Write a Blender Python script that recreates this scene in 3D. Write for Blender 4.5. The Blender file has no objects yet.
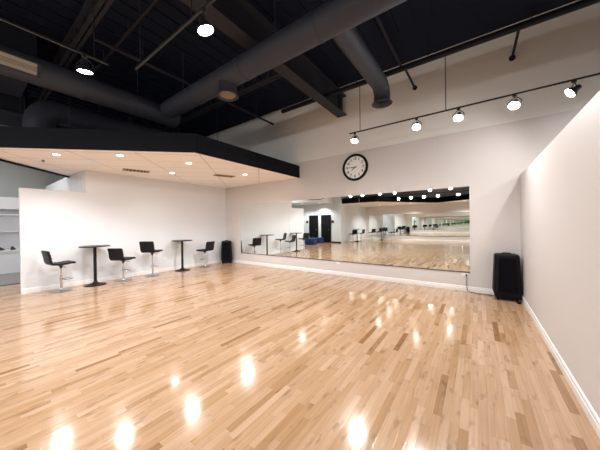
import bpy, bmesh, math, random
from mathutils import Vector, Matrix
random.seed(7)
PI = math.pi
C = bpy.context.scene.collection
H = 1.5                                  # eye height
XL, XR, YM, YB = -8.29, 0.69, 6.39, -9.2  # left wall, right wall, mirror wall, far wall behind the camera
ZC, ZD = 2.97, 5.36                      # tile ceiling, roof deck

# ------------------------------------------------------------------ materials
MATS = {}
def mat(name, col, rough=.5, metal=0., spec=.5, bump=0., bscale=60., coat=0.):
    m = bpy.data.materials.new(name); m.use_nodes = True
    nt = m.node_tree; b = nt.nodes['Principled BSDF']
    b.inputs['Roughness'].default_value = rough
    b.inputs['Metallic'].default_value = metal
    b.inputs['Specular IOR Level'].default_value = spec
    b.inputs['Coat Weight'].default_value = coat
    tc = nt.nodes.new('ShaderNodeTexCoord'); nz = nt.nodes.new('ShaderNodeTexNoise')
    nz.inputs['Scale'].default_value = bscale
    nt.links.new(tc.outputs['Object'], nz.inputs['Vector'])
    mx = nt.nodes.new('ShaderNodeMix'); mx.data_type = 'RGBA'
    mx.inputs[6].default_value = (*[c*.94 for c in col], 1); mx.inputs[7].default_value = (*[min(1, c*1.05) for c in col], 1)
    nt.links.new(nz.outputs['Fac'], mx.inputs[0]); nt.links.new(mx.outputs[2], b.inputs['Base Color'])
    if bump:
        bp = nt.nodes.new('ShaderNodeBump'); bp.inputs['Strength'].default_value = bump
        bp.inputs['Distance'].default_value = .004
        nt.links.new(nz.outputs['Fac'], bp.inputs['Height']); nt.links.new(bp.outputs['Normal'], b.inputs['Normal'])
    MATS[name] = m
    return m
def emis(name, col, strength):
    m = bpy.data.materials.new(name); m.use_nodes = True
    b = m.node_tree.nodes['Principled BSDF']
    b.inputs['Base Color'].default_value = (*col, 1)
    b.inputs['Emission Color'].default_value = (*col, 1); b.inputs['Emission Strength'].default_value = strength
    MATS[name] = m
    return m
mat('wall_paint', (.68, .645, .635), .6, bump=.12, bscale=140)
mat('wall_paint_upper', (.84, .83, .81), .7, bump=.12, bscale=140)
mat('wall_paint_light', (.765, .79, .835), .55, bump=.1, bscale=140)
mat('grey_wall', (.36, .385, .385), .6, bump=.1, bscale=120)
mat('pale_wall', (.72, .74, .76), .6)
mat('white_trim', (.86, .84, .83), .35)
mat('deck_black', (.012, .0165, .032), .9, spec=.1)
mat('beam_paint', (.030, .032, .042), .7, spec=.2)
mat('duct_paint', (.038, .043, .060), .55, spec=.3, bump=.1, bscale=20)
mat('pipe_black', (.009, .011, .018), .6, spec=.2)
mat('fascia_black', (.0035, .004, .007), .7, spec=.15)
mat('bulkhead_paint', (.022, .026, .042), .7, spec=.2)
mat('track_black', (.012, .012, .014), .4)
mat('grille_tan', (.42, .36, .29), .6)
mat('vinyl_black', (.006, .006, .008), .5, spec=.3, bump=.3, bscale=300)
mat('plastic_black', (.003, .003, .005), .55, spec=.2)
mat('cloth_black', (.003, .003, .005), .85, spec=.1, bump=.4, bscale=500)
mat('table_black', (.008, .008, .009), .4, spec=.3)
mat('chrome', (.75, .75, .77), .14, 1.)
mat('brushed', (.45, .45, .46), .35, 1.)
mat('white_plastic', (.85, .84, .82), .4)
mat('clock_white', (.90, .89, .88), .4)
mat('ink', (.012, .012, .014), .6)
mat('blue_fabric', (.015, .04, .15), .8, bump=.5, bscale=300)
mat('door_dark', (.004, .004, .005), .5, spec=.2)
mat('grey_tile', (.20, .185, .175), .35)
mat('cabinet_white', (.74, .76, .79), .4)
mat('shoe_dark', (.03, .025, .025), .5)
emis('bulb', (1., .96, .90), 70.)
emis('down_bulb', (1., .96, .90), 5.)

def nd(nt, t, **kw):
    n = nt.nodes.new(t)
    for k, v in kw.items(): setattr(n, k, v)
    return n
def mirror_mat():
    m = bpy.data.materials.new('mirror_glass'); m.use_nodes = True
    b = m.node_tree.nodes['Principled BSDF']
    b.inputs['Base Color'].default_value = (.90, .935, .905, 1); b.inputs['Metallic'].default_value = 1
    b.inputs['Roughness'].default_value = 0.0
    MATS['mirror'] = m
mirror_mat()

def wood_mat():
    m = bpy.data.materials.new('maple_strip_floor'); m.use_nodes = True
    nt = m.node_tree; L = nt.links.new; b = nt.nodes['Principled BSDF']
    tc = nd(nt, 'ShaderNodeTexCoord'); sp = nd(nt, 'ShaderNodeSeparateXYZ'); L(tc.outputs['Object'], sp.inputs[0])
    def M(op, a, b_=None):
        n = nd(nt, 'ShaderNodeMath', operation=op)
        for i, v in enumerate((a, b_)):
            if v is None: continue
            if isinstance(v, (int, float)): n.inputs[i].default_value = v
            else: L(v, n.inputs[i])
        return n.outputs[0]
    W = .058
    xs = M('DIVIDE', sp.outputs[0], W); row = M('FLOOR', xs); fx = M('FRACT', xs)
    wn = nd(nt, 'ShaderNodeTexWhiteNoise', noise_dimensions='1D'); L(row, wn.inputs['W'])
    ln = M('ADD', M('MULTIPLY', wn.outputs['Value'], .5), .34)           # board length of this strip
    wn2 = nd(nt, 'ShaderNodeTexWhiteNoise', noise_dimensions='1D'); L(M('ADD', row, 317.3), wn2.inputs['W'])
    ys = M('DIVIDE', M('ADD', sp.outputs[1], M('MULTIPLY', wn2.outputs['Value'], 7.)), ln)
    seg = M('FLOOR', ys); fy = M('FRACT', ys)
    cv = nd(nt, 'ShaderNodeCombineXYZ'); L(row, cv.inputs[0]); L(seg, cv.inputs[1])
    wn3 = nd(nt, 'ShaderNodeTexWhiteNoise', noise_dimensions='2D'); L(cv.outputs[0], wn3.inputs['Vector'])
    rp = nd(nt, 'ShaderNodeValToRGB'); L(wn3.outputs['Value'], rp.inputs[0])
    cr = rp.color_ramp; cr.elements[0].position = 0; cr.elements[0].color = (.25, .13, .06, 1)
    cr.elements[1].position = 1; cr.elements[1].color = (.50, .335, .215, 1)
    for p_, c_ in ((.05, (.355, .205, .105, 1)), (.2, (.415, .255, .142, 1)), (.5, (.445, .28, .168, 1)), (.8, (.47, .305, .19, 1))):
        e = cr.elements.new(p_); e.color = c_
    # grain
    mp = nd(nt, 'ShaderNodeMapping'); mp.inputs['Scale'].default_value = (60, 2.2, 1)
    av = nd(nt, 'ShaderNodeVectorMath', operation='ADD'); L(tc.outputs['Object'], av.inputs[0])
    sc = nd(nt, 'ShaderNodeVectorMath', operation='SCALE'); L(wn3.outputs['Color'], sc.inputs[0]); sc.inputs['Scale'].default_value = 20
    L(sc.outputs[0], av.inputs[1]); L(av.outputs[0], mp.inputs[0])
    ng = nd(nt, 'ShaderNodeTexNoise'); ng.inputs['Scale'].default_value = 1; ng.inputs['Detail'].default_value = 5; L(mp.outputs[0], ng.inputs['Vector'])
    gr = nd(nt, 'ShaderNodeMapRange'); gr.inputs[1].default_value = .3; gr.inputs[2].default_value = .75; gr.inputs[3].default_value = 1.05; gr.inputs[4].default_value = .84
    L(ng.outputs['Fac'], gr.inputs[0])
    mp2 = nd(nt, 'ShaderNodeMapping'); mp2.inputs['Scale'].default_value = (14, 5, 1); L(av.outputs[0], mp2.inputs[0])
    n2 = nd(nt, 'ShaderNodeTexNoise'); n2.inputs['Scale'].default_value = 1; n2.inputs['Detail'].default_value = 2; L(mp2.outputs[0], n2.inputs['Vector'])
    st = nd(nt, 'ShaderNodeMapRange'); st.inputs[1].default_value = .58; st.inputs[2].default_value = .78; st.inputs[3].default_value = 1.02; st.inputs[4].default_value = .58
    L(n2.outputs['Fac'], st.inputs[0])
    # seams
    ex = M('MINIMUM', fx, M('SUBTRACT', 1., fx)); ey = M('MULTIPLY', M('MINIMUM', fy, M('SUBTRACT', 1., fy)), 9.)
    e_ = M('MINIMUM', ex, ey)
    sm = nd(nt, 'ShaderNodeMapRange'); sm.inputs[1].default_value = 0; sm.inputs[2].default_value = .035; sm.inputs[3].default_value = .80; sm.inputs[4].default_value = 1
    L(e_, sm.inputs[0])
    k = M('MULTIPLY', M('MULTIPLY', gr.outputs[0], sm.outputs[0]), st.outputs[0])
    vm = nd(nt, 'ShaderNodeVectorMath', operation='SCALE'); L(rp.outputs[0], vm.inputs[0]); L(k, vm.inputs['Scale'])
    L(vm.outputs[0], b.inputs['Base Color'])
    b.inputs['Roughness'].default_value = .2; b.inputs['Specular IOR Level'].default_value = .42
    rr = M('ADD', M('MULTIPLY', wn3.outputs['Value'], .05), .115); L(rr, b.inputs['Roughness'])
    b.inputs['Coat Weight'].default_value = .1; b.inputs['Coat Roughness'].default_value = .07
    # tiny cupping of the boards
    nb = nd(nt, 'ShaderNodeTexNoise'); nb.inputs['Scale'].default_value = 2.5; L(tc.outputs['Object'], nb.inputs['Vector'])
    bp = nd(nt, 'ShaderNodeBump'); bp.inputs['Strength'].default_value = .25; bp.inputs['Distance'].default_value = .002
    L(M('ADD', sm.outputs[0], M('MULTIPLY', nb.outputs['Fac'], 1.5)), bp.inputs['Height']); L(bp.outputs['Normal'], b.inputs['Normal'])
    MATS['wood'] = m
wood_mat()

def tile_mat():
    m = bpy.data.materials.new('ceiling_tile'); m.use_nodes = True
    nt = m.node_tree; L = nt.links.new; b = nt.nodes['Principled BSDF']
    tc = nd(nt, 'ShaderNodeTexCoord'); mp = nd(nt, 'ShaderNodeMapping'); mp.inputs['Rotation'].default_value = (0, 0, PI/4)
    L(tc.outputs['Object'], mp.inputs[0])
    br = nd(nt, 'ShaderNodeTexBrick'); br.offset = 0
    br.inputs['Scale'].default_value = 1; br.inputs['Brick Width'].default_value = .61; br.inputs['Row Height'].default_value = 1.22
    br.inputs['Mortar Size'].default_value = .009; br.inputs['Mortar Smooth'].default_value = .2
    br.inputs['Color1'].default_value = (.94, .92, .90, 1); br.inputs['Color2'].default_value = (.935, .905, .875, 1)
    br.inputs['Mortar'].default_value = (.60, .50, .43, 1)
    L(mp.outputs[0], br.inputs['Vector']); L(br.outputs['Color'], b.inputs['Base Color'])
    b.inputs['Roughness'].default_value = .85
    MATS['tile'] = m
tile_mat()

# ------------------------------------------------------------------ mesh helpers
class MB:
    def __init__(s): s.bm = bmesh.new()
    def box(s, lo, hi, rot=None):
        vs = [Vector((x, y, z)) for z in (lo[2], hi[2]) for y in (lo[1], hi[1]) for x in (lo[0], hi[0])]
        if rot:
            c = Vector([(a+b)/2 for a, b in zip(lo, hi)]); vs = [rot @ (v-c) + c for v in vs]
        v = [s.bm.verts.new(p) for p in vs]
        for f in ((0,2,3,1), (4,5,7,6), (0,1,5,4), (1,3,7,5), (3,2,6,7), (2,0,4,6)): s.bm.faces.new([v[i] for i in f])
        return s
    def prism(s, pts, z0, z1):
        a = [s.bm.verts.new((x, y, z0)) for x, y in pts]; b = [s.bm.verts.new((x, y, z1)) for x, y in pts]
        n = len(pts); s.bm.faces.new(a[::-1]); s.bm.faces.new(b)
        for i in range(n): s.bm.faces.new((a[i], a[(i+1) % n], b[(i+1) % n], b[i]))
        return s
    def tube(s, pts, r, n=16, cap=True):
        pts = [Vector(p) for p in pts]
        rs = r if isinstance(r, (list, tuple)) else [r]*len(pts)
        rings = []; up = None
        for i, p in enumerate(pts):
            d = (pts[min(i+1, len(pts)-1)] - pts[max(i-1, 0)]).normalized()
            if up is None:
                up = Vector((0,0,1)) if abs(d.z) < .9 else Vector((0,1,0))
            sx = d.cross(up).normalized(); sy = sx.cross(d).normalized(); up = sy
            rings.append([s.bm.verts.new(p + rs[i]*(math.cos(a)*sx + math.sin(a)*sy)) for a in [2*PI*k/n for k in range(n)]])
        for A, B in zip(rings, rings[1:]):
            for k in range(n): s.bm.faces.new((A[k], A[(k+1) % n], B[(k+1) % n], B[k]))
        if cap: s.bm.faces.new(rings[0][::-1]); s.bm.faces.new(rings[-1])
        return s
    def lathe(s, prof, n=40, o=(0,0,0), M=None):
        rings = []
        for r, z in prof:
            if r < 1e-6: rings.append([s.bm.verts.new(s._t((0,0,z), o, M))])
            else: rings.append([s.bm.verts.new(s._t((r*math.cos(2*PI*k/n), r*math.sin(2*PI*k/n), z), o, M)) for k in range(n)])
        for A, B in zip(rings, rings[1:]):
            for k in range(n):
                if len(A) == 1 and len(B) == 1: continue
                if len(A) == 1: s.bm.faces.new((A[0], B[(k+1) % n], B[k]))
                elif len(B) == 1: s.bm.faces.new((A[k], A[(k+1) % n], B[0]))
                else: s.bm.faces.new((A[k], A[(k+1) % n], B[(k+1) % n], B[k]))
        return s
    def _t(s, p, o, M):
        v = Vector(p)
        if M: v = M @ v
        return v + Vector(o)
    def build(s, name, m, parent=None, bevel=0., smooth=False, loc=None, seg=2):
        bmesh.ops.recalc_face_normals(s.bm, faces=s.bm.faces)
        me = bpy.data.meshes.new(name); s.bm.to_mesh(me); s.bm.free()
        me.materials.append(MATS[m])
        if smooth:
            for p in me.polygons: p.use_smooth = True
        o = bpy.data.objects.new(name, me); C.objects.link(o)
        if loc: o.location = loc
        if parent: o.parent = parent
        if bevel:
            md = o.modifiers.new('bevel', 'BEVEL'); md.width = bevel; md.segments = seg; md.limit_method = 'ANGLE'; md.angle_limit = .6
        if smooth:
            md = o.modifiers.new('es', 'EDGE_SPLIT'); md.split_angle = .7
        return o
def tag(o, label=None, cat=None, group=None, kind=None):
    if label: o['label'] = label
    if cat: o['category'] = cat
    if group: o['group'] = group
    if kind: o['kind'] = kind
    return o
def thing(name, label, cat, loc=(0,0,0), rz=0, group=None):
    o = bpy.data.objects.new(name, None); C.objects.link(o); o.empty_display_size = .1
    o.location = loc; o.rotation_euler = (0, 0, rz)
    return tag(o, label, cat, group)
def struct(name, mb, m, label=None, parent=None, **kw):
    o = mb.build(name, m, parent, **kw)
    if not parent: o['kind'] = 'structure'
    if label: o['label'] = label
    return o
def copy_tree(o, parent=None):
    c = o.copy(); C.objects.link(c); c.parent = parent
    for ch in list(o.children): copy_tree(ch, c)
    return c

# ------------------------------------------------------------------ the setting
T = .12
LB = -9.95
struct('floor', MB().box((LB, YB-.1, -.08), (4.6, YM+.12, 0)), 'wood', 'pale maple strip floor with glossy finish')
struct('floor', MB().box((-13.0, YB-.1, -.08), (LB, YM+.12, 0)), 'grey_tile', 'dark grey lobby floor beyond the wooden floor')
struct('trim_1', MB().box((LB-.03, -4.0, 0), (LB+.03, 1.9, .008)), 'pipe_black', 'dark threshold strip between wooden and grey floor')
# mirror wall: lower drywall stands a little proud of the upper wall
struct('wall_back', MB().box((-13.0, YM+.012, 0), (4.6, YM+.15, ZD)), 'wall_paint_upper', 'tall beige wall behind the mirrors')
struct('wall_back', MB().box((-13.0, YM, 0), (4.6, YM+.012, 3.45)), 'wall_paint', 'lower beige drywall layer of the mirror wall')
struct('wall_right', MB().box((XR, YB, 0), (XR+T, YM, 2.385)), 'wall_paint', 'beige partition wall on the right with open top')
struct('wall_left', MB().prism([(XL, .82), (XL, YM), (XL-T, YM), (XL-T, 2.08), (XL-T, .82)], 0, 2.385), 'wall_paint_light', 'off-white left wall behind the bar stools')
struct('wall_left', MB().box((XL-T, 1.98, 2.385), (XL, YM, ZC+.02)), 'wall_paint_light', 'upper part of the off-white left wall')
struct('wall_return', MB().box((-13., 1.93, 0), (XL-T-.001, 2.05, ZC+.02)), 'wall_paint_light', 'off-white return wall behind the low partition')
struct('wall_lobby', MB().box((-13.1, YB, 0), (-12.95, YM, 4.5)), 'grey_wall', 'grey lobby wall beyond the partition')
struct('wall_lobby', MB().box((-13.1, YB, 4.5), (-12.95, YM, ZD)), 'deck_black', 'black painted top of the lobby wall')
struct('wall_doors', MB().box((-13., -4.12, 0), (XL-T, -4.0, ZD)), 'pale_wall', 'pale wall with two dark doors seen in the mirror')
struct('wall_left', MB().box((XL-T, YB, 0), (XL, -4.0, ZD)), 'wall_paint_light', 'cream left wall behind the doors wall')
struct('wall_front', MB().box((-13., YB-.12, 0), (4.6, YB, ZD)), 'wall_paint', 'cream wall opposite the mirrors')
struct('wall_side', MB().box((4.5, YB, 0), (4.6, YM, ZD)), 'wall_paint_upper', 'outer wall beyond the partition')
# baseboards (two-step profile)
def baseboard(name, a, b, nrm, label):
    a = Vector((*a, 0)); b = Vector((*b, 0)); n = Vector((*nrm, 0))
    bm = MB(); prof = ((0, 0), (.017, 0), (.017, .062), (.012, .070), (.012, .094), (.006, .102), (0, .104))
    A = [bm.bm.verts.new(a + n*d + Vector((0,0,z))) for d, z in prof]; B = [bm.bm.verts.new(b + n*d + Vector((0,0,z))) for d, z in prof]
    k = len(prof); bm.bm.faces.new(A); bm.bm.faces.new(B[::-1])
    for i in range(k): bm.bm.faces.new((A[i], A[(i+1) % k], B[(i+1) % k], B[i]))
    struct(name, bm, 'white_trim', label)
baseboard('baseboard_back', (XL+.018, YM), (XR-.018, YM), (0, -1), 'white baseboard under the mirrors')
baseboard('baseboard_right', (XR, YB), (XR, YM), (-1, 0), 'white baseboard along the right wall')
baseboard('baseboard_left', (XL, .82), (XL, YM), (1, 0), 'white baseboard behind the bar stools')
baseboard('baseboard_left', (XL, YB), (XL, -4.0), (1, 0), 'white baseboard along the far part of the left wall')
baseboard('baseboard_front', (XL+.018, YB), (XR-.018, YB), (0, 1), 'white baseboard of the wall opposite the mirrors')

# roof deck with ribs
dk = MB().box((-13., YB, ZD), (4.6, YM+.1, ZD+.1))
x = -12.6
while x < 4.4:
    dk.box((x, YB, ZD-.03), (x+.06, 5.3, ZD)); x += .305
struct('ceiling', dk, 'deck_black', 'black painted metal roof deck')
# acoustic tile ceilings with black fascia
P1 = [(-4.61, YM), (-4.61, 2.82), (-7.68, -.13), (-9.75, 1.93), (XL-.01, 1.98), (XL, 1.98), (XL, YM)]
def poly_ceiling(pts, label):
    struct('ceiling', MB().prism(pts, ZC, ZC+.04), 'tile', label)
poly_ceiling(P1, 'peach tile ceiling hung over the bar stools')
def fascia(name, path, label, z0=ZC-.012, z1=ZC+.37, t=.03):
    bm = MB(); n = len(path)
    pts = [Vector((*p, 0)) for p in path]; off = []
    for i in range(n):
        ds = []
        if i > 0: ds.append((pts[i]-pts[i-1]).normalized())
        if i < n-1: ds.append((pts[i+1]-pts[i]).normalized())
        ns = [Vector((-d.y, d.x, 0)) for d in ds]; m_ = sum(ns, Vector())/len(ns); m_ = m_/max(m_.length_squared, .3)
        off.append(m_)
    A = pts; B = [p + o*t for p, o in zip(pts, off)]
    rows = []
    for P in (A, B):
        rows.append([bm.bm.verts.new((p.x, p.y, z0)) for p in P]); rows.append([bm.bm.verts.new((p.x, p.y, z1)) for p in P])
    a0, a1, b0, b1 = rows
    for i in range(n-1):
        for q in ((a0[i], a0[i+1], a1[i+1], a1[i]), (b0[i], b1[i], b1[i+1], b0[i+1]), (a0[i], b0[i], b0[i+1], a0[i+1]), (a1[i], a1[i+1], b1[i+1], b1[i])): bm.bm.faces.new(q)
    for i in (0, n-1): bm.bm.faces.new((a0[i], a1[i], b1[i], b0[i]))
    struct(name, bm, 'fascia_black', label)
fascia('trim_2', [(-4.61, YM), (-4.61, 2.82), (-7.68, -.13), (-9.75, 1.93)], 'black fascia around the hung tile ceiling', t=.03)
P2 = [(XL, YB), (XL, -4.3), (-5.7, -4.2), (-2.4, -8.6), (XR, -6.1), (XR, YB)]
poly_ceiling(P2, 'peach tile ceiling over the far end, seen in the mirror')
fascia('trim_3', [(XL, -4.3), (-5.7, -4.2), (-2.4, -8.6), (XR, -6.1)], 'black fascia of the far tile ceiling')
# lobby: curved white soffit above the doors
pts = [(-12.94, -3.99)] + [(-12.94 + 4.0*math.sin(a), -3.99 + 2.4*math.cos(a)) for a in [PI/2*k/14 for k in range(15)]]
struct('ceiling', MB().prism(pts[::-1], 3.05, 3.5), 'white_trim', 'curved white soffit over the lobby')

bm_ = MB(); bm_.prism([(-7.68, -.10), (-7.62, -.04), (-9.69, 1.99), (-9.75, 1.93)], ZC-.035, ZC-.012); struct('trim_4', bm_, 'fascia_black', 'thin black edge of the tile ceiling on its lobby side')
# ------------------------------------------------------------------ mirrors
def mirror(x0, x1, y, face, label, z0=.409, z1=2.25):
    t = thing('wall_mirror', label, 'mirror', ((x0+x1)/2, y, z0), group='frameless wall mirrors' )
    w = (x1-x0)/2 - .0025; h = z1-z0; s = -face
    a, b = sorted((0, s*.006)); 
    MB().box((-w, a if s < 0 else .0, 0), (w, b if s > 0 else .0, h)).build('glass', 'mirror', t)
    c = MB()
    ya, yb = sorted((0, s*.012)); c.box((-w, ya, -.012), (w, yb, -.0005)); ya, yb = sorted((s*.0065, s*.012)); c.box((-w, ya, -.0005), (w, yb, .006))
    c.build('bottom_channel', 'track_black', t)
    return t
mx = [-7.405, -5.02, -2.59, -.12]
for i, l in enumerate(('leftmost large frameless wall mirror reflecting bar stools', 'middle large frameless wall mirror reflecting two dark doors', 'rightmost large frameless wall mirror beside the tall speaker')):
    mirror(mx[i], mx[i+1], YM, 1, l)
bx_ = [-8.0+1.0*0, -5.6, -3.2, -.8, .62]
for i, l in enumerate(('first wall mirror from the left end of the far wall, seen in reflection', 'second wall mirror from the left end of the far wall, seen in reflection', 'third wall mirror from the left end of the far wall, seen in reflection', 'narrow wall mirror at the right end of the far wall, seen in reflection')):
    mirror(bx_[i], bx_[i+1], YB, -1, l, .36, 2.2)

# ------------------------------------------------------------------ wall clock
ck = thing('wall_clock', 'round black-rimmed wall clock with white face and black numerals above the mirrors', 'clock', (-2.695, YM, 3.02)); ck.scale = (1.035, 1, 1.035)
RX = Matrix.Rotation(PI/2, 3, 'X')           # local z -> -y
MB().lathe([(0, 0), (.352, 0), (.356, .02), (.350, .05), (.320, .056), (.296, .045), (.292, .02), (0, .018)], 64, M=RX).build('rim', 'plastic_black', ck, smooth=True)
MB().lathe([(0, .024), (.304, .024), (.304, .018)], 64, M=RX).build('clock_face', 'clock_white', ck)
for k in range(60):
    tick = MB()
    a = k*PI/30; big = k % 5 == 0
    R = Matrix.Rotation(a, 3, 'Y'); r0 = .272 if big else .282; w = .005 if big else .0018
    vs = [R @ Vector(v) for v in ((-w, -.0255, r0), (w, -.0255, r0), (w, -.0255, .292), (-w, -.0255, .292))]
    tick.bm.faces.new([tick.bm.verts.new(v) for v in vs]); tick.build('minute_mark', 'ink', ck)
dg = bpy.context.evaluated_depsgraph_get()
for k in range(1, 13):
    cu = bpy.data.curves.new('num', 'FONT'); cu.body = str(k); cu.size = .095; cu.align_x = 'CENTER'; cu.align_y = 'CENTER'; cu.extrude = .001; cu.offset = .0016
    tmp = bpy.data.objects.new('num', cu); C.objects.link(tmp); bpy.context.view_layer.update()
    me = bpy.data.meshes.new_from_object(tmp.evaluated_get(bpy.context.evaluated_depsgraph_get())); bpy.data.objects.remove(tmp)
    a = k*PI/6
    me.transform(Matrix.Translation((math.sin(a)*.226, -.0265, math.cos(a)*.226)) @ Matrix.Rotation(PI/2, 4, 'X'))
    me.materials.clear(); me.materials.append(MATS['ink'])
    o = bpy.data.objects.new('numeral', me); C.objects.link(o); o.parent = ck
def hand(name, ang, ln, w, y):
    R = Matrix.Rotation(ang, 3, 'Y'); m_ = MB()
    pr = [(-w*.6, -.05), (w*.6, -.05), (w, ln*.35), (w*.35, ln), (-w*.35, ln), (-w, ln*.35)]
    a = [m_.bm.verts.new(R @ Vector((x, y, z))) for x, z in pr]; b = [m_.bm.verts.new(R @ Vector((x, y-.002, z))) for x, z in pr]
    m_.bm.faces.new(a); m_.bm.faces.new(b[::-1])
    for i in range(6): m_.bm.faces.new((a[i], a[(i+1) % 6], b[(i+1) % 6], b[i]))
    m_.build(name, 'ink', ck)
hand('hour_hand', math.radians(234), .13, .012, -.029); hand('minute_hand', math.radians(272), .205, .009, -.033)
MB().lathe([(0, .04), (.014, .04), (.014, .024)], 20, M=RX).build('hub', 'ink', ck)

# ------------------------------------------------------------------ bar stools
def make_stool(sh, label, group='black bar stools along the left wall'):
    t = thing('bar_stool', label, 'bar stool', (0,0,0), 0, group)
    def pad(prof, w, rnd):                   # closed (y,z) outline, extruded across x with softened flanks
        m_ = MB(); sec = ((-w, .80), (-w+rnd*.4, .93), (-w+rnd, 1), (w-rnd, 1), (w-rnd*.4, .93), (w, .80))
        cy = sum(p[0] for p in prof)/len(prof); cz = sum(p[1] for p in prof)/len(prof)
        rows = []
        n = len(prof)
        nr = []
        for i in range(n):
            d = Vector((prof[(i+1) % n][0]-prof[i-1][0], prof[(i+1) % n][1]-prof[i-1][1])); d.normalize(); nr.append((d.y, -d.x))
        ar = sum(prof[i][0]*prof[(i+1) % n][1]-prof[(i+1) % n][0]*prof[i][1] for i in range(n)); sg = -1 if ar > 0 else 1
        for x, k in sec:
            q = (1-k)*.045*sg
            rows.append([m_.bm.verts.new((x, p[0]+nr[i][0]*q, p[1]+nr[i][1]*q)) for i, p in enumerate(prof)])
        for A, B in zip(rows, rows[1:]):
            for i in range(n): m_.bm.faces.new((A[i], A[(i+1) % n], B[(i+1) % n], B[i]))
        m_.bm.faces.new(rows[0]); m_.bm.faces.new(rows[-1][::-1])
        return m_
    def strip(cl, th, bumps):
        # outline following a centre line, quilted with shallow channels on the upper side
        top = []; bot = []
        N = bumps*6
        # resample
        L = [0]
        for a, b in zip(cl, cl[1:]): L.append(L[-1] + math.dist(a, b))
        for i in range(N+1):
            s = L[-1]*i/N; j = max(k for k in range(len(L)) if L[k] <= s+1e-9); j = min(j, len(cl)-2)
            f = (s-L[j])/(L[j+1]-L[j]); y = cl[j][0]+(cl[j+1][0]-cl[j][0])*f; z = cl[j][1]+(cl[j+1][1]-cl[j][1])*f
            dy, dz = cl[j+1][0]-cl[j][0], cl[j+1][1]-cl[j][1]; q = math.hypot(dy, dz); ny, nz = -dz/q, dy/q
            e = math.sin(PI*min(1, min(i, N-i)/3+.25)/2)
            b_ = th*(.72 + .28*abs(math.sin(PI*i/6)))*e
            top.append((y+ny*b_, z+nz*b_)); bot.append((y-ny*th*.7*e, z-nz*th*.7*e))
        return top + bot[::-1]
    def bez(p0, p1, p2, n=10): return [((1-a)**2*p0[0]+2*a*(1-a)*p1[0]+a*a*p2[0], (1-a)**2*p0[1]+2*a*(1-a)*p1[1]+a*a*p2[1]) for a in [k/n for k in range(n+1)]]
    seatline = bez((-.17, sh-.035), (0, sh-.055), (.10, sh-.035), 8) + bez((.10, sh-.035), (.17, sh-.02), (.215, sh-.045), 6)[1:]
    pad(strip(seatline, .032, 5), .205, .03).build('seat', 'vinyl_black', t, smooth=True)
    backline = bez((-.155, sh-.045), (-.215, sh-.03), (-.225, sh+.06), 8) + bez((-.225, sh+.06), (-.235, sh+.17), (-.272, sh+.28), 8)[1:]
    pad(strip(backline[::-1], .030, 5), .205, .03).build('backrest', 'vinyl_black', t, smooth=True)
    MB().lathe([(0, 0), (.198, 0), (.200, .006), (.19, .012), (.12, .022), (.045, .034), (.034, .05), (.03, .07), (0, .07)], 48).build('base', 'brushed', t, smooth=True)
    MB().lathe([(.022, .06), (.022, .36), (.014, .365), (.014, sh-.14), (.0, sh-.14)], 24).build('gas_lift', 'chrome', t, smooth=True)
    MB().lathe([(.0, sh-.15), (.022, sh-.15), (.03, sh-.10), (.06, sh-.085), (.06, sh-.075), (0, sh-.075)], 24).build('swivel_plate', 'track_black', t, smooth=True)
    MB().tube([(.03, 0, sh-.11), (.10, .02, sh-.115), (.19, .03, sh-.12)], .006, 8).build('lever', 'chrome', t, smooth=True)
    fr = MB().tube([(-.028, .0, .285)] + [(.0 - .13*math.cos(a), .05+.16*math.sin(a), .265) for a in [PI*k/10 for k in range(11)]] + [(.028, 0, .285)], .0085, 10)
    fr.lathe([(.023, .255), (.028, .257), (.028, .31), (.023, .312)], 20)
    fr.build('footrest', 'chrome', t, smooth=True)
    return t
D = math.radians
sx = -7.93
s1 = make_stool(.68, 'black bar stool nearest the partition end, backrest towards the lobby')
s1.location = (sx, 1.41, 0); s1.rotation_euler.z = D(6)
s2 = make_stool(.625, 'black bar stool just right of the nearer tall round table, back turned to the room')
s2.location = (sx, 2.66, 0); s2.rotation_euler.z = D(30)
s3 = make_stool(.76, 'higher-raised black bar stool left of the farther tall round table')
s3.location = (sx, 3.41, 0); s3.rotation_euler.z = D(34)
s4 = copy_tree(s2); s4['label'] = 'black bar stool between the farther round table and the corner speaker, facing left'
s4.location = (sx, 5.17, 0); s4.rotation_euler.z = D(180-74)
# ------------------------------------------------------------------ tall round tables
tb = thing('bar_table', 'nearer tall round black table between the first two bar stools', 'bar table', (-7.95, 2.05, 0), 0, 'tall round tables along the left wall')
MB().lathe([(0, .975), (.305, .975), (.315, .98), (.315, .995), (.310, 1.0), (0, 1.0)], 56).build('tabletop', 'table_black', tb, smooth=True)
MB().lathe([(0, 0), (.232, 0), (.235, .008), (.22, .016), (.12, .036), (.06, .062), (.042, .09), (0, .09)], 48).build('base', 'table_black', tb, smooth=True)
MB().lathe([(.034, .085), (.034, .96), (.10, .965), (.10, .975)], 24).build('pole', 'table_black', tb, smooth=True)
tb2 = copy_tree(tb); tb2['label'] = 'farther tall round black table in front of the wall outlet'; tb2.location = (-7.95, 4.35, 0)
# far group, seen only in the mirrors
for i, (x, y, a) in enumerate(((-7.75, -5.0, 10), (-7.75, -6.6, 40), (-7.5, -8.5, 120), (-5.9, -8.7, 80))):
    c = copy_tree(s1); c['label'] = ('black bar stool closest to the doors wall at the far end, seen in the mirror', 'black bar stool between the far tables, seen in the mirror', 'black bar stool in the far corner, seen in the mirror', 'black bar stool in front of the far mirrors, seen in the mirror')[i]
    c['group'] = 'black bar stools at the far end'; c.location = (x, y, 0); c.rotation_euler.z = D(a)
for x, y, l in ((-7.75, -5.8, 'tall round black table by the far left wall, seen in the mirror'), (-6.7, -8.75, 'tall round black table by the far mirrors, seen in the mirror')):
    c = copy_tree(tb); c['label'] = l; c['group'] = 'tall round tables at the far end'; c.location = (x, y, 0)

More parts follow.
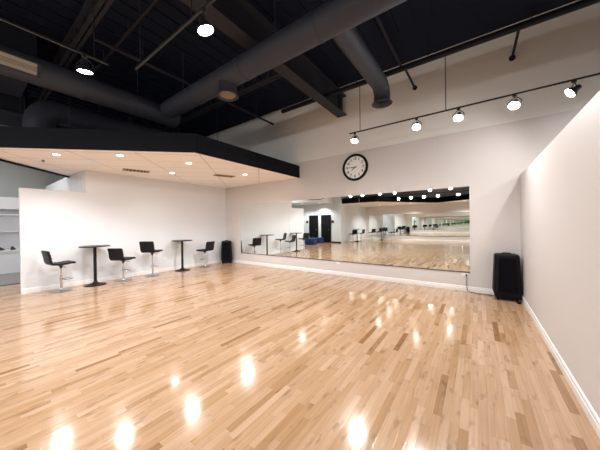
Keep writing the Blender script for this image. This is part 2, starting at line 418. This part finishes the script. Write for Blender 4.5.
# ------------------------------------------------------------------ speakers
def make_speaker(label, loc, rz):
    t = thing('speaker', label, 'speaker', loc, rz, 'black floor speakers')
    def loft(levels, name, m_, bev):
        m = MB(); rows = []
        for z, w, d0, d1, ch in levels:      # half width, back y, front y, front chamfer
            rows.append([m.bm.verts.new(p) for p in ((-w*.82, d0, z), (w*.82, d0, z), (w, d0+.12, z), (w, d1+ch, z), (w-ch*1.2, d1, z), (-w+ch*1.2, d1, z), (-w, d1+ch, z), (-w, d0-.12 if d0 > d1 else d0, z))])
        for A, B in zip(rows, rows[1:]):
            for i in range(8): m.bm.faces.new((A[i], A[(i+1) % 8], B[(i+1) % 8], B[i]))
        m.bm.faces.new(rows[0]); m.bm.faces.new(rows[-1][::-1])
        return m.build(name, m_, t, bevel=bev)
    def ring(z, w, yb, yf, ch): return (z, w, yb, yf, ch)
    m = MB(); rows = []
    for z, w, yf in ((.035, .195, -.15), (.10, .205, -.165), (.16, .228, -.18), (.86, .198, -.150), (.895, .185, -.14)):
        ch = .05; yb = .17
        rows.append([m.bm.verts.new(p) for p in ((-w*.85, yb, z), (w*.85, yb, z), (w, yb-.08, z), (w, yf+ch, z), (w-ch, yf, z), (-w+ch, yf, z), (-w, yf+ch, z), (-w, yb-.08, z))])
    for A, B in zip(rows, rows[1:]):
        for i in range(8): m.bm.faces.new((A[i], A[(i+1) % 8], B[(i+1) % 8], B[i]))
    m.bm.faces.new(rows[0][::-1]); m.bm.faces.new(rows[-1])
    m.build('cabinet', 'plastic_black', t, bevel=.012)
    g = MB()
    a = [g.bm.verts.new(p) for p in ((-.155, -.188, .17), (.155, -.188, .17), (.135, -.161, .83), (-.135, -.161, .83))]
    b = [g.bm.verts.new((v.co.x, v.co.y+.02, v.co.z)) for v in a]
    g.bm.faces.new(a); g.bm.faces.new(b[::-1])
    for i in range(4): g.bm.faces.new((a[i], b[i], b[(i+1) % 4], a[(i+1) % 4]))
    g.build('grille', 'cloth_black', t, bevel=.006)
    MB().tube([(-.075, 0, .885), (-.07, 0, .905), (-.05, 0, .917), (.05, 0, .917), (.07, 0, .905), (.075, 0, .885)], .012, 10).build('handle', 'plastic_black', t, smooth=True)
    for x in (-.15, .15):
        MB().tube([(x-.02, .12, .03), (x+.02, .12, .03)], .03, 20).build('wheel', 'plastic_black', t, smooth=True)
        MB().lathe([(0, 0), (.02, 0), (.02, .036), (0, .036)], 16, o=(x, -.10, 0)).build('foot', 'plastic_black', t)
    return t
sp = make_speaker('tall black floor speaker in the right corner beside the mirror', (.455, 6.14, 0), D(2)); sp.scale = (.93, 1, .965)
sl = copy_tree(sp); sl['label'] = 'tall black floor speaker in the left corner behind the last bar stool'; sl.location = (-7.93, 6.12, 0); sl.rotation_euler.z = D(50)
# small adapter lying by the right speaker
ad = MB().box((-.03, -.02, 0), (.03, .02, .03)).build('power_adapter', 'plastic_black', bevel=.005, loc=(.61, 5.90, 0))
tag(ad, 'small dark power adapter on the floor by the right speaker', 'adapter')

# ------------------------------------------------------------------ outlets and cord
def outlet(loc, label, ax):
    t = thing('wall_outlet', label, 'outlet', loc, 0, 'white wall outlets')
    e = .007
    if ax == 'y': MB().box((-.062, -e, -.04), (.062, 0, .04)).build('cover_plate', 'white_plastic', t, bevel=.003)
    else: MB().box((0, -.036, -.058), (e, .036, .058)).build('cover_plate', 'white_plastic', t, bevel=.003)
    for s in (-.026, .026):
        m = MB()
        if ax == 'y':
            m.box((s-.016, -e-.003, -.014), (s+.016, -e+.001, .014))
        else: m.box((e-.001, -.014, s-.016), (e+.003, .014, s+.016))
        m.build('socket', 'white_trim', t, bevel=.002)
    return t
outlet((-.215, YM, .352), 'white outlet under the right end of the mirrors with a plug in it', 'y')
outlet((-3.26, YM, .365), 'white outlet tucked under the middle of the mirrors', 'y')
outlet((XL, 4.30, .38), 'white outlet on the left wall behind the farther round table', 'x')

pts = [(0, -.018, -.01), (.012, -.03, -.06), (.006, -.03, -.15), (.012, -.028, -.28), (.03, -.04, -.335), (.10, -.07, -.345), (.20, -.12, -.345), (.28, -.13, -.345), (.36, -.10, -.345), (.455, -.13, -.345)]
def smooth_path(P, n=6):
    P = [Vector(p) for p in P]; out = []
    for i in range(len(P)-1):
        a, b, c, d = P[max(i-1, 0)], P[i], P[i+1], P[min(i+2, len(P)-1)]
        for k in range(n):
            t_ = k/n; out.append(.5*((2*b) + (c-a)*t_ + (2*a-5*b+4*c-d)*t_*t_ + (3*b-a-3*c+d)*t_**3))
    return out + [P[-1]]
sp_m = Matrix.Translation((.455, 6.14, 0)) @ Matrix.Rotation(D(2), 4, 'Z') @ Matrix.Diagonal((.93, 1, .965, 1))
cd = MB().tube(smooth_path(pts), .005, 8).build('power_cord', 'ink', sp, smooth=True)
cd.matrix_local = sp_m.inverted() @ Matrix.Translation((-.19, YM-.02, .35)); cd['label'] = 'thin dark cord dropping from the outlet and running along the baseboard'
MB().box((-.014, -.02, -.016), (.014, .009, .016)).build('plug', 'plastic_black', cd, bevel=.004)

# ------------------------------------------------------------------ ceiling services
t = thing('air_duct', 'large dark round air duct crossing the ceiling parallel to the mirrors', 'duct', (-6.16, 2.96, 4.23))
MB().tube([(.24, 0, 0), (8.0, 0, 0)], .195, 40).build('main_duct', 'duct_paint', t, smooth=True)
def bands(t, P, H, ax, r, top):
    for p in P:
        d = Vector((.02, 0, 0)) if ax == 'x' else Vector((0, .02, 0)); c = Vector((p, 0, 0)) if ax == 'x' else Vector((0, p, 0))
        MB().tube([c-d, c+d], r, 40).build('duct_band', 'duct_paint', t, smooth=True)
    for p in H:
        c = Vector((p, 0, 0)) if ax == 'x' else Vector((0, p, 0))
        MB().tube([c+Vector((0, 0, r-.01)), c+Vector((0, 0, top))], .006, 6).build('hanger_rod', 'duct_paint', t)
bands(t, (1.4, 2.9, 4.4, 5.9, 7.4), (.9, 3.6, 6.3), 'x', .203, 1.11)
def arc(cx, cy, cz, r, n=10): return [(cx, cy + r*math.sin(a), cz - r*(1-math.cos(a))) for a in [PI/2*k/n for k in range(n+1)]]
q = arc(4.63, 1.86, 0, .19)
b = MB().tube([(4.63, .12, 0)] + q + [(4.63, 2.05, -.24)], .155, 32); b.build('branch_duct', 'duct_paint', t, smooth=True)
MB().lathe([(.15, -.20), (.155, -.27), (.185, -.33), (.20, -.345), (.185, -.345), (.14, -.28), (.135, -.22)], 40, o=(4.63, 2.05, 0)).build('bell_mouth', 'duct_paint', t, smooth=True)
MB().lathe([(.165, -.12), (.165, -.30), (.20, -.345), (.19, -.352), (.15, -.31), (.15, -.12)], 40, o=(2.42, .0, 0)).build('diffuser_collar', 'duct_paint', t, smooth=True)
g = MB()
for k in range(-4, 5): g.box((2.42-math.sqrt(.145**2-(k*.032)**2), k*.032-.004, -.335), (2.42+math.sqrt(.145**2-(k*.032)**2), k*.032+.004, -.315))
g.box((2.35, -.06, -.318), (2.49, .06, -.30))
g.build('diffuser_grille', 'grille_tan', t)
t = thing('air_duct', 'long dark round air duct with a tan side grille at the upper left', 'duct', (-6.16, 3.2, 4.19))
MB().tube([(0, .05, 0), (0, 0, 0), (0, -11., 0)], .225, 40).build('main_duct', 'duct_paint', t, smooth=True)
bands(t, (-1.75, -4.3, -6.3), (-.8, -3.2, -6.3, -9.), 'y', .233, 1.13)
g = MB(); RG = Matrix.Rotation(D(-22), 3, 'Y')
fr = [((.215, -3.9, -.11), (.235, -2.35, -.09)), ((.215, -3.9, .09), (.235, -2.35, .11)), ((.215, -3.9, -.11), (.235, -3.86, .11)), ((.215, -2.39, -.11), (.235, -2.35, .11))]
def rbox(m, lo, hi, R):
    n0 = len(m.bm.verts); m.box(lo, hi); m.bm.verts.ensure_lookup_table()
    for v in list(m.bm.verts)[n0:]: v.co = R @ v.co
RGG = Matrix.Rotation(D(18), 3, 'Y')
g2 = MB()
for lo, hi in fr: rbox(g, lo, hi, RGG)
g.build('grille_frame', 'duct_paint', t)
for k in range(9): rbox(g2, (.218, -3.86, -.085+k*.02), (.230, -2.39, -.073+k*.02), RGG)
rbox(g2, (.212, -3.86, -.09), (.220, -2.39, .09), RGG)
g2.build('side_grille', 'grille_tan', t)
t = thing('air_duct', 'dark round air duct lying above the hung tile ceiling, with an elbow', 'duct', (-8.3, 1.4, 4.3))
e = [(0, -.25, -.9), (0, -.25, -.4)] + [(0, -.25+.4*(1-math.cos(a)), -.4+.4*math.sin(a)) for a in [PI/2*k/8 for k in range(1, 9)]] + [(0, 1.2, 0), (0, 4.9, 0)]
MB().tube(e, .27, 36).build('main_duct', 'duct_paint', t, smooth=True)
bands(t, (.6, 2.6), (.9, 2.9), 'y', .278, 1.02)
t = thing('air_duct', 'dark rectangular duct end resting above the black fascia at the far left', 'duct', (-9.2, .67, 3.97))
MB().box((-1.4, -.5, 0), (0, .35, .30)).build('main_duct', 'duct_paint', t, bevel=.01)
m = MB(); m.box((-.02, -.53, -.02), (.02, .38, .02)); m.box((-.02, -.53, .28), (.02, .38, .32)); m.box((-.02, -.53, .02), (.02, -.50, .28)); m.box((-.02, .35, .02), (.02, .38, .28))
for y in (-.4, .3): m.tube([(-.2, y, .29), (-.2, y, 1.36)], .006, 6)
m.build('flange', 'duct_paint', t)
struct('ceiling_bulkhead', MB().box((-9.2, -4., 4.72), (-7.0, .96, ZD-.03)), 'bulkhead_paint', 'dark boxed bulkhead under the roof deck')
# steel beams (I sections) running towards the mirrors
def ibeam(x, y0, y1, label, z0=4.51, z1=5.06, w=.27):
    t = thing('ceiling_beam', label, 'beam', (x, (y0+y1)/2, z0), group='steel roof beams')
    L = (y1-y0)/2; h = z1-z0
    m = MB(); m.box((-w/2, -L, 0), (w/2, L, .03)); m.box((-w/2, -L, h-.03), (w/2, L, h)); m.box((-.02, -L, .03), (.02, L, h-.03))
    m.build('flanges_and_web', 'beam_paint', t)
    s_ = MB()
    n = max(2, int(L*2/2.2))
    for k in range(n):
        y = -L+.3+k*(2*L-.6)/(n-1); s_.box((-w/2+.01, y-.006, .03), (w/2-.01, y+.006, h-.03)); s_.box((-.05, y-.05, h), (.05, y+.05, ZD-.03-z0))
    s_.build('stiffener_plates', 'beam_paint', t)
    return t
ibeam(-3.07, YB+.02, YM-.0, 'brown-black steel roof beam passing over the big round duct to the mirror wall')
ibeam(-9.9, YB+.02, YM-.0, 'dark steel roof beam above the lobby partition')
# bar joists spanning between beams
def joist(y, label, x0=-9.7, x1=-3.22, z=4.93):
    t = thing('bar_joist', label, 'joist', ((x0+x1)/2, y, z), group='open-web roof joists')
    L = (x1-x0)/2; hh = ZD-.03-z
    MB().box((-L, -.065, 0), (L, -.015, .045)).build('bottom_chord', 'beam_paint', t)
    MB().box((-L, .015, 0), (L, .065, .045)).build('bottom_chord', 'beam_paint', t)
    MB().box((-L, -.05, hh-.04), (L, .05, hh)).build('top_chord', 'beam_paint', t)
    w = MB(); n = int(2*L/.45)
    for k in range(n):
        a = -L + 2*L*k/n; b = a + 2*L/n; m_ = (a+b)/2
        w.tube([(a, 0, .02), (m_, 0, hh-.02)], .011, 6); w.tube([(m_, 0, hh-.02), (b, 0, .02)], .011, 6)
    w.build('web_bars', 'beam_paint', t)
for y, l in ((1.37, 'open-web joist with twin bottom chords at the top left of the ceiling'), (4.4, 'open-web joist behind the big round duct'), (-1.6, 'open-web joist just behind the camera, seen in the mirror'), (-4.6, 'open-web joist over the lobby side, seen in the mirror')):
    joist(y, l)
# purlins and conduits parallel to the side walls
def rod(name, a, b, r, label, cat, m='pipe_black', clamps=0, group=None):
    a, b = Vector(a), Vector(b); c = (a+b)/2
    t = thing(name, label, cat, c, group=group)
    MB().tube([a-c, b-c], r, 12).build('tube', m, t, smooth=True)
    cl = MB()
    for k in range(clamps):
        p = a.lerp(b, (k+.5)/clamps) - c
        cl.tube([p, (p.x, p.y, ZD-.03-c.z)], .006, 6)
    if clamps: cl.build('hanger', m, t)
    return t
rod('conduit_pipe', (-5.58, 1.48, 4.88), (-5.58, 6.3, 4.88), .03, 'thin dark pipe over the peach tile ceiling running to the mirror wall', 'pipe', 'beam_paint', 3)
rod('conduit_pipe', (-1.45, 3.3, 5.25), (-1.45, 6.35, 5.25), .03, 'thin dark conduit close under the deck right of the duct mouth', 'pipe', 'beam_paint', 2)
rod('conduit_pipe', (-7.2, 1.9, 5.1), (-3.3, 1.9, 5.1), .022, 'slim dark conduit crossing above the two overhead spotlights', 'pipe', 'beam_paint', 3)
# pipe in front of the mirror wall, with wall stand-offs
sp_ = rod('support_pipe', (-4.4, 5.35, 4.645), (4.4, 5.35, 4.645), .055, 'thick black pipe parallel to the mirror wall carrying the wall track', 'pipe', 'pipe_black', 6)
for x in (-1.17, .585, 2.4):
    st = MB().tube([(x+3e-9, .05, 0), (x, 1.015, .04)], .022, 12); st.tube([(x, 1.0, .04), (x, 1.037, .04)], .05, 16)
    st.build('stand_off', 'pipe_black', sp_, smooth=True)

# ------------------------------------------------------------------ track lights
def spot_light(parent, loc, aim, power, ang=110, blend=.9, r=.065, col=(1., .98, .965)):
    d = bpy.data.lights.new('spot', 'SPOT'); d.energy = power; d.spot_size = D(ang); d.spot_blend = blend; d.shadow_soft_size = r; d.color = col
    o = bpy.data.objects.new('spot_beam', d); C.objects.link(o); o.parent = parent; o.location = loc
    o.rotation_euler = Vector(aim).to_track_quat('-Z', 'Y').to_euler()
    return o
def track(a, b, label, hang, top=ZD-.03):
    a, b = Vector(a), Vector(b); c = (a+b)/2; d = (b-a).normalized(); L = (b-a).length/2; n = Vector((-d.y, d.x, 0))
    t = thing('lighting_track', label, 'lighting track', c)
    rt = Matrix.Rotation(math.atan2(d.y, d.x), 3, 'Z')
    m = MB(); rbox(m, (-L, -.013, -.012), (L, .013, .012), rt); m.build('rail', 'track_black', t, bevel=.003)
    for h, tz in hang:
        p = d*(h)
        MB().tube([(p.x, p.y, .012), (p.x, p.y, tz-c.z)], .007, 8).build('hanger_rod', 'track_black', t)
    return t
def spotlight(loc, aim, label, group, power, ang=166, light=True, r=.076):
    """loc: point on the underside of the rail; aim: direction the lamp looks"""
    t = thing('track_spotlight', label, 'spotlight', loc, 0, group)
    aim = Vector(aim).normalized(); R = aim.to_track_quat('Z', 'Y').to_matrix()
    body_o = Vector((0, 0, -.14)) - aim*.045
    MB().lathe([(0, 0), (.02, 0), (.028, .005), (.028, .03), (.0, .03)], 20, o=(0, 0, -.03)).build('track_adapter', 'track_black', t)
    y = MB(); ax = R @ Vector((1, 0, 0)); q = body_o + aim*.06
    y.tube([(0, 0, -.02), (0, 0, -.045), Vector((0, 0, -.05)) + ax*.03, q + ax*(r+.012) + Vector((0, 0, .04)), q + ax*(r+.012)], .006, 8)
    y.tube([(0, 0, -.045), Vector((0, 0, -.05)) - ax*.03, q - ax*(r+.012) + Vector((0, 0, .04)), q - ax*(r+.012)], .006, 8)
    y.build('yoke', 'track_black', t)
    MB().lathe([(0, -.03), (.03, -.03), (.036, -.01), (.04, .03), (r, .075), (r+.006, .105), (r, .106), (r-.006, .08), (.02, .04), (0, .04)], 28, o=body_o, M=R).build('housing', 'track_black', t, smooth=True)
    MB().lathe([(0, .118), (r*.5, .114), (r-.006, .10), (r-.01, .085), (0, .085)], 28, o=body_o, M=R).build('lamp_face', 'bulb', t, smooth=True)
    if light: spot_light(t, body_o + aim*.125, aim, power, ang, 1.)
    return t
ZT = 3.575
track((-2.39, 5.35, ZT), (3.6, 5.35, ZT), 'long black lighting track in front of the mirror wall', ((-2.735, 4.589), (-1.06, 4.589), (1.3, 4.589)))
P = 88
tl = [(-2.26, (0, -.4, -.85), 'black track spotlight directly above the wall clock'), (-.955, (0, -.5, -.8), 'second spotlight from the clock on the wall track'),
      (-.255, (-.1, -.5, -.8), 'middle spotlight of the five on the wall track'), (.52, (-.2, -.5, -.7), 'fourth spotlight from the clock on the wall track'),
      (1.185, (-.65, -.1, -.5), 'rightmost spotlight on the wall track, housing seen side-on and turned left')]
for x, a, l in tl: spotlight((x, 5.35, ZT-.012), a, l, 'spotlights on the wall track', P)
for x, l in ((2.3, 'spotlight on the wall track beyond the right partition'),): spotlight((x, 5.35, ZT-.012), (-.2, .3, -.8), l, 'spotlights on the wall track', P)
track((-3.7, 1.42, 3.6), (-.6, 1.42, 3.6), 'black lighting track overhead carrying the brightest spotlight', ((-1.4, 4.925), (-.2, 4.925)))
spotlight((-2.14, 1.42, 3.588), (.15, .25, -.9), 'very bright overhead spotlight near the top centre-left of the picture', 'overhead spotlights', P)
track((-3.87, -1.4, 3.6), (-3.87, 1.17, 3.6), 'black lighting track running towards the mirrors at upper left', ((1.14, ZD-.03), (-1.0, ZD-.03)))
spotlight((-3.87, .93, 3.588), (-.1, .1, -.9), 'bright overhead spotlight hanging beside the round duct at upper left', 'overhead spotlights', P)
spotlight((-3.87, -.9, 3.588), (-.3, .1, -.9), 'overhead spotlight on the left track behind the camera', 'overhead spotlights', P)
track((-3.2, -.2, 3.6), (.4, -.2, 3.6), 'black lighting track just behind the camera', ((-1.3, ZD-.03), (1.3, ZD-.03)))
spotlight((-1.0, -.2, 3.588), (-.1, .35, -.9), 'overhead spotlight just behind the camera nearest the right wall', 'overhead spotlights', P)
spotlight((-2.7, -.2, 3.588), (-.1, -.25, -.9), 'overhead spotlight just behind the camera farther from the right wall', 'overhead spotlights', P)
GA = 'spotlights seen in the mirror, near row'; GB = 'spotlights seen in the mirror, far row'
track((-7.7, -3.7, 3.6), (-.2, -3.7, 3.6), 'black lighting track of the nearer spotlight row seen in the mirror', ((-3., ZD-.03), (0, ZD-.03), (3., ZD-.03)))
ORD = ('leftmost', 'second from left', 'third from left', 'fourth from left', 'fifth from left', 'rightmost')
for x, od in zip((-7.3, -6.4, -5.2, -4.25, -2.25, -1.2), ORD):
    spotlight((x, -3.7, 3.588), ((-.25 if x < -3 else 0), .75, -.65), od + ' bright spotlight of the upper, nearer row seen in the mirror', GA, 62, 150)
track((-4.75, -5.2, 3.36), (-.1, -5.2, 3.36), 'black lighting track of the farther spotlight row seen in the mirror', ((-2.1, ZD-.03), (0, ZD-.03), (2.1, ZD-.03)))
for x, od in zip((-4.4, -3.6, -2.8, -2.0, -.9), ORD[:4] + ORD[5:]):
    spotlight((x, -5.2, 3.348), (0, .7, -.7), od + ' small spotlight of the lower, farther row seen in the mirror', GB, 55, 150)

track((-11., -1.3, 4.85), (-11., 2., 4.85), 'added black track for the unseen lobby fill lamps', ((-1.2, ZD-.03), (1.2, ZD-.03)))  # added track, only there to carry the lobby fill lamps
for y, l in ((-1.0, 'added unseen fill lamp high in the lobby, nearer the doors'), (.0, 'added unseen fill lamp high in the lobby, in front of the white shelving')):
    spotlight((-11., y, 4.838), (.1, .1, -.9), l, 'added fill lamps high in the lobby', 150)  # added lamps that brighten the lobby, out of view behind the fascia

# ------------------------------------------------------------------ tile ceiling fittings
def downlight(x, y, label, power=80, group='recessed downlights over the bar stools', z=ZC):
    t = thing('downlight', label, 'downlight', (x, y, z), 0, group)
    MB().lathe([(.062, -.002), (.085, -.006), (.092, 0), (.062, 0)], 36).build('trim_ring', 'white_trim', t, smooth=True)
    MB().lathe([(0, -.003), (.060, -.003), (.060, 0), (0, 0)], 32).build('lens', 'down_bulb', t)
    spot_light(t, (0, 0, -.03), (0, 0, -1), power, 140, .6, .085)
downlight(-6.95, 1.2, 'recessed downlight nearest the left edge of the picture'); downlight(-6.03, 2.0, 'second recessed downlight from the left in the tile ceiling')
downlight(-6.95, 3.55, 'small recessed downlight between the two ceiling vents', 26)
downlight(-5.55, 3.23, 'recessed downlight just inside the bend of the fascia'); downlight(-5.55, 4.98, 'recessed downlight nearest the mirror wall', 130)
for x, y, l in ((-6.5, -7.6, 'recessed downlight in the far tile ceiling at its left'), (-4.2, -8.0, 'recessed downlight in the middle of the far tile ceiling'), (-.7, -8.0, 'recessed downlight in the far tile ceiling by the right wall')):
    downlight(x, y, l, 190, 'recessed downlights at the far end')
for x, y, l in ((-11., -2.9, 'recessed downlight in the curved soffit left of the doors'), (-9.7, -3.3, 'recessed downlight in the curved soffit between the doors')):
    downlight(x, y, l, 120, 'recessed downlights in the lobby soffit', 3.05)
def vent(x, y, rz, label):
    t = thing('ceiling_vent', label, 'vent', (x, y, ZC), rz, 'air vents in the tile ceiling')
    m = MB()
    for lo, hi in (((-.15, -.30, -.012), (.15, -.275, -.001)), ((-.15, .275, -.012), (.15, .30, -.001)), ((-.15, -.275, -.012), (-.125, .275, -.001)), ((.125, -.275, -.012), (.15, .275, -.001))): m.box(lo, hi)
    m.build('frame', 'grille_tan', t)
    MB().box((-.125, -.275, -.003), (.125, .275, -.001)).build('backing', 'pipe_black', t)
    s_ = MB()
    for k in range(7):
        y_ = -.24 + k*.08; s_.box((-.125, y_-.012, -.010), (.125, y_+.012, -.004))
    s_.build('slats', 'grille_tan', t)
vent(-7.35, 2.8, D(-15), 'dark slotted air vent above the first round table'); vent(-6.15, 4.7, D(-18), 'dark slotted air vent nearest the mirror wall')
t = thing('smoke_detector', 'small round smoke detector on the tile ceiling by the fascia', 'smoke detector', (-7.73, 1.12, ZC))
MB().lathe([(0, -.035), (.02, -.035), (.028, -.018), (.03, 0), (0, 0)], 28).build('housing', 'grille_tan', t, smooth=True)
MB().lathe([(0, -.042), (.018, -.042), (.02, -.035), (0, -.035)], 20).build('sensor_cap', 'ink', t)
for x, y, l in ((-4.95, 3.6, 'thin hanger wire holding the tile ceiling near the fascia bend'), (-6.1, 3.3, 'thin hanger wire over the middle of the tile ceiling'), (-6.9, 1.4, 'thin hanger wire over the left part of the tile ceiling')):
    w = MB().tube([(0, 0, 0), (0, 0, ZD-.03-ZC-.04)], .004, 6).build('hanger_wire', 'beam_paint', loc=(x, y, ZC+.04)); tag(w, l, 'wire', 'hanger wires of the tile ceiling')

# ------------------------------------------------------------------ lobby: shelving with shoes, doors, ottomans
t = thing('shelving_unit', 'white built-in shelving and counter in the lobby beyond the partition', 'shelving', (-12.68, .55, 0))
m = MB(); m.box((-.26, -1.35, 0), (.27, 1.36, .70)); m.build('base_cabinet', 'cabinet_white', t, bevel=.004)
MB().box((-.26, -1.37, .70), (.30, 1.37, .76)).build('counter', 'cabinet_white', t, bevel=.005)
MB().box((-.26, -1.35, .76), (-.22, 1.36, 2.5)).build('back_panel', 'cabinet_white', t)
for z in (1.35, 1.9): MB().box((-.22, -1.33, z), (.12, 1.34, z+.04)).build('shelf', 'cabinet_white', t)
MB().box((-.22, -1.35, 2.1), (.14, 1.36, 2.5)).build('top_cabinet', 'cabinet_white', t, bevel=.004)
for y in (-1.35, 1.33): MB().box((-.22, y, .76), (.14, y+.03, 2.5)).build('side_panel', 'cabinet_white', t)
def shoe(x, y, rz, label):
    t = thing('shoe', label, 'shoe', (x, y, .761), rz, 'dark shoes on the lobby counter')
    m = MB(); rows = []
    for s, w, h in ((-.13, .025, .08), (-.10, .036, .105), (-.04, .038, .10), (.02, .040, .07), (.08, .046, .05), (.12, .040, .04), (.145, .018, .025)):
        rows.append([m.bm.verts.new((w*cx, s, .018+h*cz)) for cx, cz in ((-1, 0), (-.9, .5), (-.45, .95), (.45, .95), (.9, .5), (1, 0))])
    for A, B in zip(rows, rows[1:]):
        for i in range(6): m.bm.faces.new((A[i], A[(i+1) % 6], B[(i+1) % 6], B[i]))
    m.bm.faces.new(rows[0]); m.bm.faces.new(rows[-1][::-1]); m.build('upper', 'shoe_dark', t, smooth=True)
    MB().prism([(-.028, -.135), (.028, -.135), (.04, -.05), (.04, .0), (.05, .08), (.04, .13), (0, .155), (-.04, .13), (-.05, .08), (-.04, 0), (-.04, -.05)], 0, .018).build('sole', 'ink', t)
shoe(-12.50, .80, D(60), 'left dark shoe on the white lobby counter'); shoe(-12.50, 1.07, D(75), 'right dark shoe on the white lobby counter, nearer the partition')
def door(n, x0, x1, label):
    y = -4.0
    d = MB().box((x0, y, 0), (x1, y+.04, 2.1)).build('door_%d' % n, 'door_dark', bevel=.004); d['kind'] = 'structure'; d['label'] = label
    f = MB(); f.box((x0-.05, y, 0), (x0-.003, y+.05, 2.15)); f.box((x1+.003, y, 0), (x1+.05, y+.05, 2.15)); f.box((x0-.003, y, 2.103), (x1+.003, y+.05, 2.15))
    f.build('door_frame', 'pipe_black', d)
    MB().tube([(x1-.08, y+.04, 1.0), (x1-.08, y+.09, 1.0), (x1-.18, y+.09, 1.0)], .01, 8).build('door_handle', 'brushed', d)
door(1, -11.05, -10.3, 'dark door farther from the room, seen in the mirror'); door(2, -9.92, -9.15, 'dark door nearer the room, seen in the mirror')
for x, l in ((-11.3, 'small dark wall sign left of both doors'), (-8.95, 'small dark wall sign beside the nearer door')):
    s_ = MB().box((-.09, 0, -.09), (.09, .03, .09)).build('wall_sign', 'pipe_black', loc=(x, -4.0, 1.62)); tag(s_, l, 'sign', 'signs beside the doors')
struct('baseboard_doors', MB().box((-9.08, -4.0, 0), (XL+.02, -3.98, .1)), 'pipe_black', 'dark baseboard beside the doors')
def ottoman(x, y, r, h, label):
    t = thing('ottoman', label, 'ottoman', (x, y, 0), .4, 'round blue ottomans')
    MB().lathe([(0, .03), (r*.92, .03), (r*.98, .06), (r, h*.5), (r*.99, h*.78), (r*.985, h*.80), (0, h*.80)], 44).build('body', 'blue_fabric', t, smooth=True)
    MB().lathe([(0, h*.8), (r*.985, h*.8), (r, h*.84), (r*.97, h*.95), (r*.86, h), (0, h*1.01)], 44).build('cushion', 'blue_fabric', t, smooth=True)
    f = MB()
    for a in (0, 1, 2, 3): f.lathe([(0, 0), (.02, 0), (.02, .03), (0, .03)], 10, o=(r*.7*math.cos(a*PI/2), r*.7*math.sin(a*PI/2), 0))
    f.build('feet', 'pipe_black', t)
ottoman(-9.75, -2.1, .45, .45, 'larger blue ottoman before the doors, seen in the mirror'); ottoman(-9.75, -3.35, .30, .42, 'smaller blue ottoman before the nearer door, seen in the mirror')

# ------------------------------------------------------------------ world, camera
w = bpy.data.worlds.new('world'); bpy.context.scene.world = w; w.use_nodes = True
w.node_tree.nodes['Background'].inputs[0].default_value = (.5, .5, .55, 1); w.node_tree.nodes['Background'].inputs[1].default_value = .05
f, yaw, pit, rol = 246.184, .6227324, -.0056189, -.0130169
F = Vector((-math.sin(yaw)*math.cos(pit), math.cos(yaw)*math.cos(pit), math.sin(pit)))
R_ = Vector((math.cos(yaw), math.sin(yaw), 0)); U_ = R_.cross(F)
c_, s_ = math.cos(rol), math.sin(rol)
R2 = c_*R_ + s_*U_; U2 = -s_*R_ + c_*U_
cam = bpy.data.cameras.new('camera'); co = bpy.data.objects.new('camera', cam); C.objects.link(co)
M = Matrix((R2, U2, -F)).transposed().to_4x4(); M.translation = (0, 0, H); co.matrix_world = M
cam.sensor_width = 36; cam.lens = 36*f/600; cam.clip_start = .05; cam.clip_end = 100
bpy.context.scene.camera = co
cy = bpy.context.scene.cycles; cy.max_bounces = 24; cy.glossy_bounces = 20; cy.diffuse_bounces = 5
vs = bpy.context.scene.view_settings
vs.view_transform = 'Standard'; vs.look = 'None'; vs.gamma = 1; vs.use_curve_mapping = False; vs.exposure = 0.82
